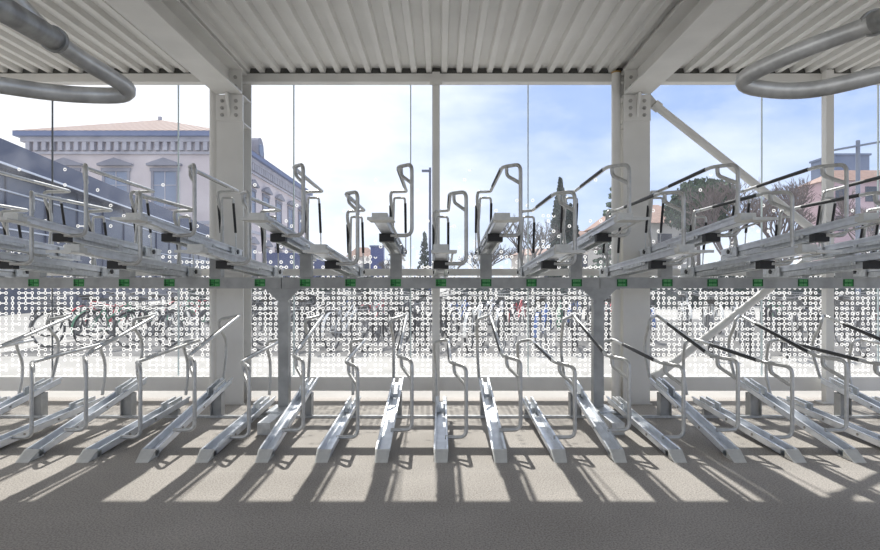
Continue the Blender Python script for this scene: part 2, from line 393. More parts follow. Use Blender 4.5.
MB().box(-4.6, 4.6, YB-0.03, YB+0.0, 0.0, 0.022).build('ground_rail', GALV, t, o)
fy = YB-0.056
def number_plate(k):
    cx = k*0.4
    pl = MB().box(cx-0.046, cx+0.046, fy-0.003, fy+0.0005, 1.170, 1.234).build('number_plate', GREEN, t, o)
    dk_ = MB()
    f2 = fy-0.0045
    def bar(mb, x0, x1, z0, z1): mb.box(cx+x0, cx+x1, f2, fy-0.0028, z0, z1)
    flip = -1 if k > 0 else 1
    bar(dk_, -0.002, 0.002, 1.172, 1.232); bar(dk_, -0.044, 0.044, 1.199, 1.204)
    if k > 0: bar(dk_, -0.044, -0.036, 1.172, 1.232); bar(dk_, 0.036, 0.044, 1.172, 1.232)
    else: bar(dk_, -0.044, -0.012, 1.180, 1.190); bar(dk_, -0.038, -0.030, 1.172, 1.232)
    dk_.build('printed_bars', DGREEN, pl, (0,0,0)).location = (0,0,0)
    lg = MB(); rs = random.Random(k+50)
    for z in (1.212, 1.178):
        x_ = 0.008 if k <= 0 else -0.032
        end = 0.042 if k <= 0 else 0.034
        while x_ < end-0.008:
            w = rs.uniform(0.005, 0.010); bar(lg, x_, x_+w, z, z+0.014); x_ += w+0.004
    lg.build('printed_characters', LGREEN, pl)
    for c in pl.children: 
        c.data.transform(Matrix.Translation((0, -YB, 0))) 
for k in range(-11, 12): number_plate(k)

# ------------------------------------------------------------------ bicycle stands
def lin(y0, z0, y1, z1): return lambda y: z0+(z1-z0)*(y-y0)/(y1-y0)
def hoop_parts(root, org, zt, yf, zb, ztop, yr, zr, bulge, rd=0.20, tube_r=0.0145):
    """one bent tube: tray -> front upright -> over -> diagonal -> rear cross -> wavy rear leg -> tray"""
    P = [(0.03, yf, zb), (0.186, yf, zb), (0.186, yf, ztop), (0.070, yf+0.165, ztop+0.012), (0.072, yr+rd, zr+rd*0.16), (-0.062, yr+0.01, zr),
         (-0.066, yr+0.03, zr-0.07), (-0.052, yr+bulge, zr-0.20), (-0.052, yr+bulge, zr-0.34), (-0.044, min(yr+0.06, 5.62), zt(5.5)-0.01)]
    MB().tube(P, tube_r, 10, fil=0.055).build('wheel_guide', TUBE, root, org)
    # corner gusset inside the front loop
    G = [(0.098, yf+0.125, ztop+0.002), (0.100, yf+0.125, ztop-0.060), (0.180, yf+0.006, ztop-0.135)]
    MB().tube(G, 0.0125, 8, fil=0.03).tube([(p[0], p[1]+0.016, p[2]) for p in G], 0.0125, 8, fil=0.03).build('corner_gusset', TUBE, root, org)
    # black half-shell on the diagonal's left flank
    a = Vector((0.070, yf+0.165, ztop+0.012)); b = Vector((0.072, yr+rd, zr+rd*0.16)); dv = (b-a).normalized(); side = Vector((-1, 0, 0)); up = dv.cross(side).normalized()
    s0 = a+dv*((b-a).length*0.08); s1 = a+dv*((b-a).length*0.74)
    vs = []; fs = []
    N = 8
    for q in (s0, s1):
        for rr in (tube_r+0.0005, tube_r+0.003):
            for i in range(N+1):
                th = -PI/2.9+2*PI/2.9*i/N
                vs.append(q + side*math.cos(th)*rr + up*math.sin(th)*rr)
    n_ = N+1
    for i in range(N):
        fs += [(n_+i, n_+i+1, 3*n_+i+1, 3*n_+i), (i, i+1, 2*n_+i+1, 2*n_+i), (i, i+1, n_+i+1, n_+i), (2*n_+i, 2*n_+i+1, 3*n_+i+1, 3*n_+i)]
    fs += [(0, n_, 3*n_, 2*n_), (N, n_+N, 3*n_+N, 2*n_+N)]
    MB().add(vs, fs).build('black_sleeve', BLACK, root, org)

def channel(mb, y0, y1, zt, h=0.055, w=0.040, lip=0.011, th=0.003):
    mb.slab(-w, w, y0, y1, lambda y: zt(y)-h+th, th)
    for s in (-1, 1):
        a, b = sorted((s*w, s*(w-th))); mb.slab(a, b, y0, y1, zt, h)
        a, b = sorted((s*w, s*(w+lip))); mb.slab(a, b, y0, y1, zt, th)
        a, b = sorted((s*(w+lip), s*(w+lip-th))); mb.slab(a, b, y0, y1, zt, 0.014)

def lower_stand(kind):
    org = Vector((0, 3.96, 0))
    root = thing('bicycle_stand', org, 'x', 'bicycle stand', 'lower tier bicycle stands')
    zt = lin(4.03, 0.062, 5.5, 0.318) if kind == 'A' else lin(4.03, 0.060, 5.5, 0.138)
    mb = MB(); channel(mb, 4.03, 5.5, zt); mb.build('tray', TRAY, root, org)
    toe = MB(); z = zt(4.02)
    toe.hexa([(-0.043, 3.915, 0.0), (0.043, 3.915, 0.0), (0.043, 3.922, 0.0), (-0.043, 3.922, 0.0),
              (-0.051, 4.018, z), (0.051, 4.018, z), (0.051, 4.026, z), (-0.051, 4.026, z)])
    for sg in (-1, 1):
        a_, b_ = sorted((sg*0.037, sg*0.040))
        toe.add([(a_,3.935,0.001),(b_,3.935,0.001),(b_,4.08,0.001),(a_,4.08,0.001),(a_,4.015,z-0.004),(b_,4.015,z-0.004),(b_,4.08,z-0.004),(a_,4.08,z-0.004)], [(0,3,2,1),(4,5,6,7),(0,1,5,4),(1,2,6,5),(2,3,7,6),(3,0,4,7)])
    toe.build('end_plate', CAP, root, org)
    cl = MB()
    for s in (-1, 1):
        cl.slab(min(s*0.02, s*0.036), max(s*0.02, s*0.036), 5.10, 5.36, lambda y: zt(y)+0.035, 0.075)
    cl.box(-0.02, 0.02, 5.14, 5.17, zt(5.1)-0.045, zt(5.1)-0.02)
    cl.build('wheel_clamp', GALV, root, org)
    for yy in (4.45, 4.85):
        b = MB(); b.cyl((-0.046, yy, zt(yy)-0.03), (-0.040, yy, zt(yy)-0.03), 0.010, 8); b.cyl((0.040, yy, zt(yy)-0.03), (0.046, yy, zt(yy)-0.03), 0.010, 8)
        b.build('bolt', BOLT, root, org)
    pass
    if kind == 'A':
        hoop_parts(root, org, zt, 4.32, 0.118, 0.630, 5.44, 0.86, 0.16)
        r = MB().box(-0.05, 0.05, YB+0.002, YB+0.06, 0.0, zt(YB)-0.057).box(-0.05, -0.044, YB-0.03, YB+0.002, 0.023, zt(YB)-0.058).box(0.044, 0.05, YB-0.03, YB+0.002, 0.023, zt(YB)-0.058)
        r.build('riser', BEAM, root, org)
    else:
        hoop_parts(root, org, zt, 4.32, 0.064, 0.582, 5.60, 0.64, 0.08, 0.08)
        MB().box(-0.05, 0.05, YB+0.002, YB+0.05, 0.0, zt(YB)-0.057).build('riser', BEAM, root, org)
    return root

def upper_stand(kind):
    org = Vector((0, YB, 1.25))
    root = thing('bicycle_stand', org, 'x', 'bicycle stand', 'upper tier bicycle stands')
    zt = lin(3.82, 1.655, 5.24, 1.560) if kind == 'A' else lin(3.82, 1.45, 5.24, 1.368)
    mb = MB(); channel(mb, 3.86, 5.78, zt); mb.build('tray', TRAY, root, org)
    z0 = zt(3.85)
    MB().box(-0.05, 0.05, 3.815, 3.90, z0-0.048, z0+0.004).build('front_cap', CAP, root, org)
    MB().box(-0.06, 0.10, 3.655, 3.86, z0-0.056, z0-0.0495).box(-0.06, 0.10, 3.650, 3.655, z0-0.060, z0-0.042).cyl((0.075, 3.84, z0-0.058), (0.075, 4.31, zt(4.31)-0.07), 0.007, 8).build('pull_plate', CAP, root, org)
    # fixed rail under the sliding tray
    rl = MB(); zr = lambda y: zt(y)-0.060
    rl.slab(-0.03, 0.03, 4.38, 5.80, lambda y: zt(y)-0.0565, 0.004)
    for s in (-1, 1): a, b_ = sorted((s*0.03, s*0.034)); rl.slab(a, b_, 4.38, 5.80, lambda y: zt(y)-0.0565, 0.05)
    for s in (-1, 1): a, b_ = sorted((s*0.03, s*0.052)); rl.slab(a, b_, 4.38, 5.80, lambda y: zt(y)-0.103, 0.004)
    rl.build('slide_rail', GALV, root, org)
    bk = MB().slab(-0.055, 0.055, 4.31, 4.375, lambda y: zt(y)-0.058, 0.058); bk.build('stop_block', BLACK, root, org)
    ar = MB()
    for s in (-1, 1):
        a, b_ = sorted((s*0.052, s*0.056)); ar.slab(a, b_, 4.45, 5.05, lambda y: zt(y)-0.045, 0.03)
        ar.cyl((s*0.05, 4.5, zt(4.5)-0.06), (s*0.064, 4.5, zt(4.5)-0.06), 0.012, 8)
        ar.cyl((s*0.05, 5.0, zt(5.0)-0.06), (s*0.064, 5.0, zt(5.0)-0.06), 0.012, 8)
    ar.build('slide_link', GALV, root, org)
    re = MB()
    for s in (-1, 1):
        a, b_ = sorted((s*0.046, s*0.060)); re.box(a, b_, 5.45, 5.66, zt(5.5)-0.09, zt(5.5)-0.012)
    re.cyl((-0.065, 5.55, zt(5.5)-0.06), (0.065, 5.55, zt(5.5)-0.06), 0.016, 10)
    re.build('pivot_bracket', GALV, root, org)
    MB().cyl((-0.075, 5.58, zt(5.58)-0.04), (-0.060, 5.58, zt(5.58)-0.04), 0.022, 12).cyl((0.060, 5.58, zt(5.58)-0.04), (0.075, 5.58, zt(5.58)-0.04), 0.022, 12).build('roller', BLACK, root, org)
    # lifting frame: inverted U with gas struts
    zs = (1.992 if kind == 'A' else 1.815); zb_ = zt(5.5)-0.03; ys = 5.46
    MB().tube([(-0.045, ys+0.02, zs-0.20), (-0.038, ys, zs-0.04), (-0.036, ys, zs), (0.064, ys, zs), (0.066, ys, zs-0.05)], 0.011, 8, fil=0.03).cyl((-0.045, ys+0.02, zs-0.20), (-0.045, 5.52, zb_), 0.008, 8).build('lift_frame', TUBE, root, org)
    for sx, r_, top_ in ((0.068, 0.012, zs-0.05), (-0.072, 0.011, zs-0.07)):
        st = MB().cyl((sx, 5.52, zb_+0.16), (sx, ys, top_), r_, 12); st = st.build('gas_strut', BLACKM, root, org)
        MB().cyl((sx, 5.54, zb_-0.01), (sx, 5.52, zb_+0.165), 0.006, 8).build('strut_rod', GALV, st, org)
    if kind == 'A':
        hoop_parts(root, org, zt, 4.32, 1.550, 2.075, 5.40, 2.04, 0.10)
        MB().box(-0.05, 0.05, YB-0.045, YB+0.045, 1.251, zt(YB)-0.106).build('riser', BEAM, root, org)
    else:
        hoop_parts(root, org, zt, 4.32, 1.342, 1.872, 5.40, 1.86, 0.10)
    MB().box(-0.065, 0.065, YB-0.052, YB+0.052, zt(YB)-0.112, zt(YB)-0.1035).build('mounting_plate', BEAM, root, org)
    return root

def pos_words(k):
    if k == 0: return 'at the very centre of the row'
    return '%s to the %s of the central one' % (ORD[abs(k)], 'right' if k > 0 else 'left')
protos = {('L','A'): lower_stand('A'), ('L','B'): lower_stand('B'), ('U','A'): upper_stand('A'), ('U','B'): upper_stand('B')}
used = set()
for tier in 'LU':
    for k in range(-10, 11):
        kd = 'A' if k % 2 else 'B'
        p = protos[(tier, kd)]
        if tier == 'L': lab = 'galvanized lower-tier bicycle stand with %s tray, %s' % ('tilted' if kd == 'A' else 'flat', pos_words(k))
        else: lab = 'galvanized upper-tier bicycle stand with %s tray, %s' % ('raised' if kd == 'A' else 'low', pos_words(k))
        loc = Vector(p.location) ; loc.x = k*0.4
        if (tier, kd) in used: dup(p, loc, lab)
        else:
            used.add((tier, kd)); p.location.x = 0; first = (p, loc, lab)
            p['label'] = lab; p['_x'] = k*0.4
for p in protos.values():
    p.location.x = p['_x']; del p['_x']

# ------------------------------------------------------------------ handles of the near row, overhead at both corners
def near_handle(side, label, pts, sl):
    root = thing('pull_handle', pts[0], label, 'handle', None)
    MB().tube(pts, 0.0155, 18, fil=0.075, seg=8).build('handle_tube', HANDLE, root, pts[0])
    MB().tube(sl, 0.0185, 20).tube([sl[-1], Vector(sl[-1])+(Vector(sl[-1])-Vector(sl[-2])).normalized()*0.012], 0.0215, 20).build('handle_sleeve', SLEEVE, root, pts[0])
    return root
def px(x, y, D): return Vector(((x-441)*D/587, D, 1.2+(283-y)*D/587))
near_handle(-1, 'worn steel loop handle hanging in at the top left corner',
    [px(-10, -22, 0.80), px(56, 44, 1.02), px(143, 96, 1.18), px(66, 95, 1.12), px(-60, 76, 1.04), px(-190, 20, 0.9)], [px(-70, -40, 0.62), px(-12, 0, 0.80), px(52, 38, 0.98)])
near_handle(1, 'worn steel loop handle hanging in at the top right corner',
    [px(960, -12, 0.80), px(868, 26, 1.00), px(800, 50, 1.06), px(727, 84, 1.16), px(800, 94, 1.12), px(900, 70, 1.04), px(1060, 20, 0.9)], [px(1010, -30, 0.64), px(950, -4, 0.80), px(876, 22, 0.98)])

#BACKGROUND
# ------------------------------------------------------------------ bicycles parked outside
BIKEC = {'black': mat('bike_black', (0.03,0.03,0.035), 0.35), 'blue': mat('bike_blue', (0.04,0.12,0.38), 0.35), 'red': mat('bike_red', (0.60,0.03,0.05), 0.35),
         'silver': mat('bike_silver', (0.55,0.56,0.58), 0.3, 0.5), 'white': mat('bike_white', (0.75,0.75,0.73), 0.35), 'green': mat('bike_green', (0.05,0.22,0.12), 0.35),
         'violet': mat('bike_violet', (0.16,0.10,0.34), 0.35)}
TYRE = mat('tyre_rubber', (0.02,0.02,0.02), 0.8); CHROME = mat('bike_rim', (0.3,0.3,0.3), 0.45, 0.6); LEATH = mat('saddle_vinyl', (0.03,0.025,0.02), 0.6); WIRE = mat('basket_wire', (0.12,0.12,0.12), 0.5, 0.3)
def torus(mb, c, R, r, n=28, k=6):
    return mb.tube([Vector((c[0]+R*math.cos(2*PI*i/n), c[1], c[2]+R*math.sin(2*PI*i/n))) for i in range(n)], r, k, closed=True)
def bicycle(colour, basket):
    root = thing('bicycle', (0,0,0), 'x', 'bicycle', 'bicycles parked outside the glass')
    bm_ = BIKEC[colour]; R = 0.33
    for nm, cx in (('rear_wheel', -0.53), ('front_wheel', 0.55)):
        w = torus(MB(), (cx,0,R+0.01), R-0.01, 0.019).build(nm, TYRE, root)
        sp_ = torus(MB(), (cx,0,R+0.01), R-0.035, 0.008, 24, 4)
        for i in range(12):
            a = 2*PI*i/12; sp_.cyl((cx,0,R+0.01), (cx+(R-0.035)*math.cos(a), 0, R+0.01+(R-0.035)*math.sin(a)), 0.0018, 3, caps=False)
        sp_.cyl((cx,-0.05,R+0.01), (cx,0.05,R+0.01), 0.018, 8); sp_.build('rim_and_spokes', CHROME, w)
        g = MB(); a0, a1 = (0.15*PI, 1.05*PI) if cx < 0 else (0.05*PI, 0.85*PI)
        pts = [(cx+(R+0.025)*math.cos(a0+(a1-a0)*i/12), 0, R+0.01+(R+0.025)*math.sin(a0+(a1-a0)*i/12)) for i in range(13)]
        for j in range(12):
            (xa,_,za),(xb,_,zb) = pts[j], pts[j+1]
            g.add([(xa,-0.028,za),(xa,0.028,za),(xb,0.028,zb),(xb,-0.028,zb),(xa,-0.028,za+0.003),(xa,0.028,za+0.003),(xb,0.028,zb+0.003),(xb,-0.028,zb+0.003)], [(0,1,2,3),(4,5,6,7),(0,1,5,4),(2,3,7,6)])
        g.build('mudguard', bm_, root)
    f = MB(); bb = (-0.08,0,0.29); st = (-0.22,0,0.72); hd = (0.36,0,0.80); h2 = (0.39,0,0.70)
    f.cyl(bb, st, 0.016, 8).cyl(bb, h2, 0.018, 8).cyl((-0.20,0,0.64) if not basket else (-0.15,0,0.50), hd, 0.015, 8).cyl(hd, h2, 0.02, 8)
    for s in (-1, 1): f.cyl((-0.53,s*0.05,R+0.01), bb, 0.009, 6).cyl((-0.53,s*0.05,R+0.01), st, 0.008, 6)
    f.build('frame', bm_, root)
    k = MB().cyl((0.345,0,0.84), hd, 0.014, 8)
    for s in (-1, 1): k.tube([(0.40,s*0.01,0.68),(0.43,s*0.05,0.62),(0.55,s*0.05,R+0.01)], 0.011, 6, fil=0.03)
    k.build('fork', bm_, root)
    h = MB().cyl((0.34,0,0.82),(0.325,0,0.95), 0.011, 8).tube([(0.16,-0.28,0.99),(0.26,-0.27,1.0),(0.33,-0.10,0.96),(0.33,0.10,0.96),(0.26,0.27,1.0),(0.16,0.28,0.99)], 0.011, 6, fil=0.05)
    hb = h.build('handlebar', CHROME, root)
    MB().cyl((0.13,-0.28,0.99),(0.23,-0.275,1.0),0.017,8).cyl((0.13,0.28,0.99),(0.23,0.275,1.0),0.017,8).build('grips', LEATH, hb)
    s_ = MB().cyl(st, (-0.25,0,0.86), 0.012, 8).build('seat_post', CHROME, root)
    MB().hexa([(-0.40,-0.09,0.86),(-0.14,-0.025,0.87),(-0.14,0.025,0.87),(-0.40,0.09,0.86),(-0.41,-0.08,0.93),(-0.12,-0.02,0.905),(-0.12,0.02,0.905),(-0.41,0.08,0.93)]).build('saddle', LEATH, root)
    c = MB().cyl((-0.08,-0.045,0.29),(-0.08,-0.04,0.29),0.09,16).cyl((-0.08,-0.07,0.29),(-0.08,0.07,0.29),0.012,8).cyl((-0.08,-0.07,0.29),(0.05,-0.07,0.20),0.009,6).cyl((-0.08,0.07,0.29),(-0.21,0.07,0.38),0.009,6)
    c.box(0.0,0.1,-0.16,-0.075,0.19,0.21).box(-0.26,-0.16,0.075,0.16,0.37,0.39).build('crankset', CHROME, root)
    rk = MB()
    for s in (-0.05, 0, 0.05): rk.cyl((-0.72,s,0.74),(-0.30,s,0.74),0.005,5)
    rk.cyl((-0.66,-0.06,0.74),(-0.55,-0.06,R),0.005,5).cyl((-0.66,0.06,0.74),(-0.55,0.06,R),0.005,5).build('rear_rack', CHROME, root)
    if basket:
        b = MB()
        for z in (0.74, 0.80, 0.86, 0.92): b.tube([(0.42,-0.15,z),(0.70,-0.17,z),(0.70,0.17,z),(0.42,0.15,z)], 0.004, 4, closed=True)
        for i in range(7):
            y = -0.15+0.05*i; b.cyl((0.42,y,0.74),(0.42,y,0.92),0.003,4).cyl((0.70,y*1.1,0.74),(0.70,y*1.1,0.92),0.003,4).cyl((0.42,y,0.74),(0.70,y*1.1,0.74),0.003,4)
        for i in range(5):
            x = 0.45+0.05*i; b.cyl((x,-0.155,0.74),(x,-0.155,0.92),0.003,4).cyl((x,0.155,0.74),(x,0.155,0.92),0.003,4)
        b.build('basket', WIRE, root)
    return root
BP = {}
rb = random.Random(21)
def place_bike(x, y, ang, where):
    col = rb.choice(['black','black','black','black','black','black','blue','silver','red','white','green','black']); bk = rb.random() < 0.5
    lab = 'parked %s bicycle %s, %s' % (col, 'with front wire basket' if bk else 'without basket', where)
    loc = Vector((x, y, -0.002)); rz = math.radians(ang)
    if (col, bk) in BP: dup(BP[(col, bk)], loc, lab, rz)
    else:
        r = bicycle(col, bk); BP[(col, bk)] = r; r['label'] = lab; r['_l'] = (x, y, rz)
NUM = ['first','second','third','fourth','fifth','sixth','seventh','eighth','ninth','tenth','eleventh','twelfth','thirteenth','fourteenth','fifteenth','sixteenth','seventeenth']
def bike_row(x0, n, step, y, ang, words):
    for i in range(n):
        place_bike(x0+i*step+rb.uniform(-0.02,0.02), y+rb.uniform(-0.05,0.05), ang+rb.uniform(-3,3)+(180 if rb.random()<0.4 else 0), '%s from the left %s' % (NUM[i], words))
bike_row(-3.55, 13, 0.60, 10.7, 72, 'in the near outside row')
bike_row(-3.75, 14, 0.63, 12.6, 80, 'in the second outside row')
bike_row(-4.40, 14, 0.70, 14.5, 68, 'in the third outside row')
bike_row(4.55, 6, 0.62, 9.9, 66, 'in the right near group')
bike_row(5.4, 7, 0.64, 12.0, 70, 'in the right rear group')
bike_row(5.9, 9, 0.72, 14.2, 74, 'in the right farthest group')
bike_row(-7.1, 4, 0.74, 11.4, 68, 'in the left group')
bike_row(-8.5, 5, 0.74, 13.6, 62, 'in the left rear group')
bike_row(-7.2, 14, 1.10, 17.0, 62, 'in the farthest outside row')
for r in BP.values():
    x, y, rz = r['_l']; r.location = (x, y, -0.002); r.rotation_euler = (0,0,rz); del r['_l']

# ------------------------------------------------------------------ palazzo on the left
PWALL = mat('rendered_wall', (0.66,0.58,0.58), 0.9, 0, 0.08, 0.4); PTRIM = mat('stone_trim', (0.46,0.45,0.50), 0.85, 0, 0.1, 1.0)
PWIN = mat('window_stone', (0.25,0.25,0.30), 0.85, 0, 0.1, 1.0); PDARK = mat('eave_board', (0.16,0.20,0.34), 0.7); PSHUT = mat('window_shutter', (0.20,0.25,0.36), 0.6)
def tile_mat():
    m = mat('roof_tiles', (0.55,0.40,0.34), 0.8); nt = m.node_tree; b = nt.nodes['Principled BSDF']
    t = nt.nodes.new('ShaderNodeTexCoord'); w = nt.nodes.new('ShaderNodeTexWave'); w.bands_direction = 'X'; w.inputs['Scale'].default_value = 0.45; w.inputs['Distortion'].default_value = 0.0
    nt.links.new(t.outputs['Object'], w.inputs['Vector']); r = nt.nodes.new('ShaderNodeValToRGB'); nt.links.new(w.outputs[0], r.inputs[0])
    r.color_ramp.elements[0].color = (0.15,0.10,0.09,1); r.color_ramp.elements[1].color = (0.46,0.34,0.29,1); nt.links.new(r.outputs[0], b.inputs['Base Color'])
    return m
TILE = tile_mat()
t = thing('palazzo', (-33, 60, 0), 'pale pink historic building with tiled hip roof and pedimented windows, at left', 'building'); o = (-33, 60, 0)
XC, XW, Y0, Y1, ZE = -22.8, -42.2, 60.0, 100.0, 15.7
MB().box(XW, XC, Y0, Y1, 0, ZE).build('wall', PWALL, t, o)
c = MB().box(XW-0.5, XC+0.5, Y0-0.5, Y1, ZE-0.15, ZE+0.35).box(XW-0.25, XC+0.25, Y0-0.25, Y1, ZE-1.35, ZE-1.1)
x = XW
while x < XC+0.3: c.box(x, x+0.42, Y0-0.45, Y0, ZE-1.0, ZE-0.15); x += 0.82
y = Y0
while y < Y1: c.box(XC, XC+0.45, y, y+0.42, ZE-1.0, ZE-0.15); y += 0.82
c.build('cornice', PTRIM, t, o)
MB().box(XW-0.95, XC+0.95, Y0-0.95, Y1, ZE+0.35, ZE+0.85).build('eave_board', PDARK, t, o)
rf = MB(); a = 1.0; z0 = ZE+0.85
rf.add([(XW-a,Y0-a,z0),(XC+a,Y0-a,z0),(XC+a,Y1,z0),(XW-a,Y1,z0),(-34.0,71,z0+4.4),(-34.0,90,z0+4.4)], [(0,1,4),(1,2,5,4),(2,3,5),(3,0,4,5),(0,1,2,3)])
rf.build('roof', TILE, t, o)
MB().cyl((-34.0,71,z0+4.3),(-34.0,71,z0+4.75),0.25,8).build('finial', PTRIM, t, o)
MB().box(XW-0.12, XC+0.12, Y0-0.12, Y1, 7.2, 7.55).build('string_course', PTRIM, t, o)
def pwin(cx, cy, face, zb, h):
    w = 1.15
    def B(mb, a0, a1, dpt0, dpt1, z0, z1):
        if face == 'f': mb.box(cx+a0, cx+a1, Y0-dpt1, Y0-dpt0, z0, z1)
        else: mb.box(XC+dpt0, XC+dpt1, cy+a0, cy+a1, z0, z1)
    fr = MB(); B(fr, -w-0.25, -w, 0, 0.15, zb, zb+h); B(fr, w, w+0.25, 0, 0.15, zb, zb+h); B(fr, -w-0.35, w+0.35, 0, 0.3, zb-0.25, zb); B(fr, -w-0.35, w+0.35, 0, 0.2, zb+h, zb+h+0.35)
    pr = [(-w-0.6, zb+h+0.55), (w+0.6, zb+h+0.55), (w+0.6, zb+h+0.75), (0, zb+h+1.35), (-w-0.6, zb+h+0.75)]
    if face == 'f': fr.prism([(cx+p[0], p[1]) for p in pr], Y0-0.5, Y0, 'y')
    else: fr.prism([(cy+p[0], p[1]) for p in pr], XC, XC+0.5, 'x')
    f = fr.build('window', PWIN, t, o)
    p = MB(); B(p, -w, w, 0, 0.05, zb, zb+h); p.build('shutter', PSHUT, f, o)
    m_ = MB(); B(m_, -0.05, 0.05, 0.05, 0.09, zb, zb+h); B(m_, -w, w, 0.05, 0.09, zb+h*0.6, zb+h*0.6+0.08); m_.build('glazing_bar', PTRIM, f, o)
for cx in (-38.3, -33.2, -28.2, -24.6)[:3]:
    pwin(cx, 0, 'f', 9.0, 3.6); pwin(cx, 0, 'f', 2.0, 3.6)
for cy in (64.5, 70.5, 76.2, 82.2, 88.5, 95): pwin(0, cy, 's', 8.9, 3.4); pwin(0, cy, 's', 2.0, 3.4)
dm = MB(); yc = 73.2; pr = [(yc-1.5, ZE+0.35), (yc+1.5, ZE+0.35), (yc+1.5, ZE+2.1)]
pr += [(yc+1.35*math.cos(PI*i/12), ZE+2.1+1.5*math.sin(PI*i/12)) for i in range(13)] + [(yc-1.5, ZE+2.1)]
dm.prism(pr, XC-0.6, XC+0.3, 'x'); dm.build('arched_dormer', PWIN, t, o)
MB().cyl((XC+0.3,yc,ZE+2.0),(XC+0.42,yc,ZE+2.0),0.8,20).build('round_panel', PSHUT, t, o)

# ------------------------------------------------------------------ long dark blue glazed building
DBLU = mat('dark_blue_panel', (0.04,0.055,0.11), 0.55, spec=0.3); DGLS = mat('dark_blue_glazing', (0.03,0.045,0.09), 0.3, spec=0.4); LTRM = mat('pale_trim', (0.62,0.66,0.74), 0.5)
P0 = Vector((-13.9, 12.0, 0)); P1 = Vector((-21.4, 56.0, 0)); L_ = (P1-P0).length
t = thing('glazed_building', P0, 'long low dark blue glazed building with pale horizontal trims, far left', 'building', rz=math.atan2(P1.y-P0.y, P1.x-P0.x))
MB().box(0, L_, 0.6, 9, 0, 5.42).build('glazed_wall', DGLS, t)
MB().box(-0.3, L_+0.3, 0.0, 9.2, 5.42, 6.25).build('roof_fascia', DBLU, t)
MB().box(-0.3, L_+0.3, -0.06, 0.0, 5.36, 5.43).build('roof_edge_trim', LTRM, t)
for z in (4.6, 3.2): MB().box(0, L_, 0.52, 0.6, z, z+0.05).build('wall_trim', LTRM, t)
x = 1.0
while x < L_: MB().box(x, x+0.10, 0.55, 0.6, 0, 5.42).build('wall_mullion', DBLU, t); x += 3.0

# ------------------------------------------------------------------ houses
REDR = mat('red_tile_roof', (0.30,0.18,0.14), 0.8, 0, 0.2, 2); PINK = mat('pink_render', (0.52,0.38,0.42), 0.9, 0, 0.06, 0.5); GREYW = mat('grey_render', (0.52,0.51,0.50), 0.9, 0, 0.06, 0.5)
SLATE = mat('slate_blue_panels', (0.13,0.17,0.27), 0.6); WDARK = mat('dark_window', (0.06,0.07,0.10), 0.3); CREAM = mat('cream_render', (0.70,0.66,0.62), 0.9)
def house(x0, x1, y0, y1, ze, zr, wm, rm, label, nwin=0, floors=1, ww=0.6, wh=1.3):
    cx = (x0+x1)/2; t = thing('house', (cx, y0, 0), label, 'house'); o = (cx, y0, 0)
    MB().box(x0, x1, y0, y1, 0, ze).build('wall', wm, t, o); a = 0.4; ym = (y0+y1)/2; hp = min(2.5, (x1-x0)*0.25)
    MB().add([(x0-a,y0-a,ze),(x1+a,y0-a,ze),(x1+a,y1+a,ze),(x0-a,y1+a,ze),(x0+hp,ym,zr),(x1-hp,ym,zr)], [(0,1,5,4),(1,2,5),(2,3,4,5),(3,0,4),(0,1,2,3)]).build('roof', rm, t, o)
    for f in range(floors):
        for i in range(nwin):
            wx = x0+(i+0.5)*(x1-x0)/nwin; wz = ze-2.2-3.1*f
            MB().box(wx-ww, wx+ww, y0-0.05, y0, wz, wz+wh).build('window', WDARK, t, o)
    return t
house(14.5, 21.8, 50, 58, 6.3, 8.4, GREYW, REDR, 'grey house with red tiled roof just right of the column', 4, 2)
house(40.8, 66, 62, 67, 12.0, 13.6, PINK, REDR, 'long pink building with red tiled roof at far right', 8, 3, 0.7, 1.6)
house(6.0, 9.6, 46, 50, 3.4, 4.0, CREAM, REDR, 'low cream house between the bare tree and cypress', 2, 1)
house(12.2, 17.0, 60, 66, 5.0, 6.8, CREAM, REDR, 'cream house with red roof beside the layered conifer', 3, 1)
house(-12.9, -9.6, 82, 86, 4.9, 6.3, CREAM, REDR, 'tiny pale house with reddish roof in the far middle', 2, 1, 0.4)
t = thing('tower_block', (63, 92, 0), 'plain slate-blue block rising behind the pink building', 'building'); o = (63, 92, 0)
MB().box(61.8, 67.2, 92, 98, 0, 21.2).build('block_wall', SLATE, t, o); MB().box(61.6, 67.4, 91.8, 98.2, 21.2, 21.5).build('parapet', SLATE, t, o)
t = thing('kiosk', (-6.6, 60, 0), 'narrow dark blue kiosk block beyond the middle pane', 'kiosk'); o = (-6.6, 60, 0)
MB().box(-7.2, -5.9, 60, 61.3, 0, 4.9).build('kiosk_body', mat('kiosk_blue', (0.07,0.09,0.24), 0.5), t, o); MB().box(-7.3, -5.8, 59.9, 61.4, 4.9, 5.05).build('kiosk_roof', SLATE, t, o)
t = thing('kiosk', (-11.8, 52, 0), 'low dark blue shed with sloping roof beyond the middle pane', 'shed'); o = (-11.8, 52, 0)
MB().prism([(-15.5,0),(-8.4,0),(-8.4,2.6),(-13.0,3.9),(-15.5,3.9)], 52, 56, 'y').build('shed_wall', mat('shed_blue', (0.10,0.12,0.24), 0.6), t, o)

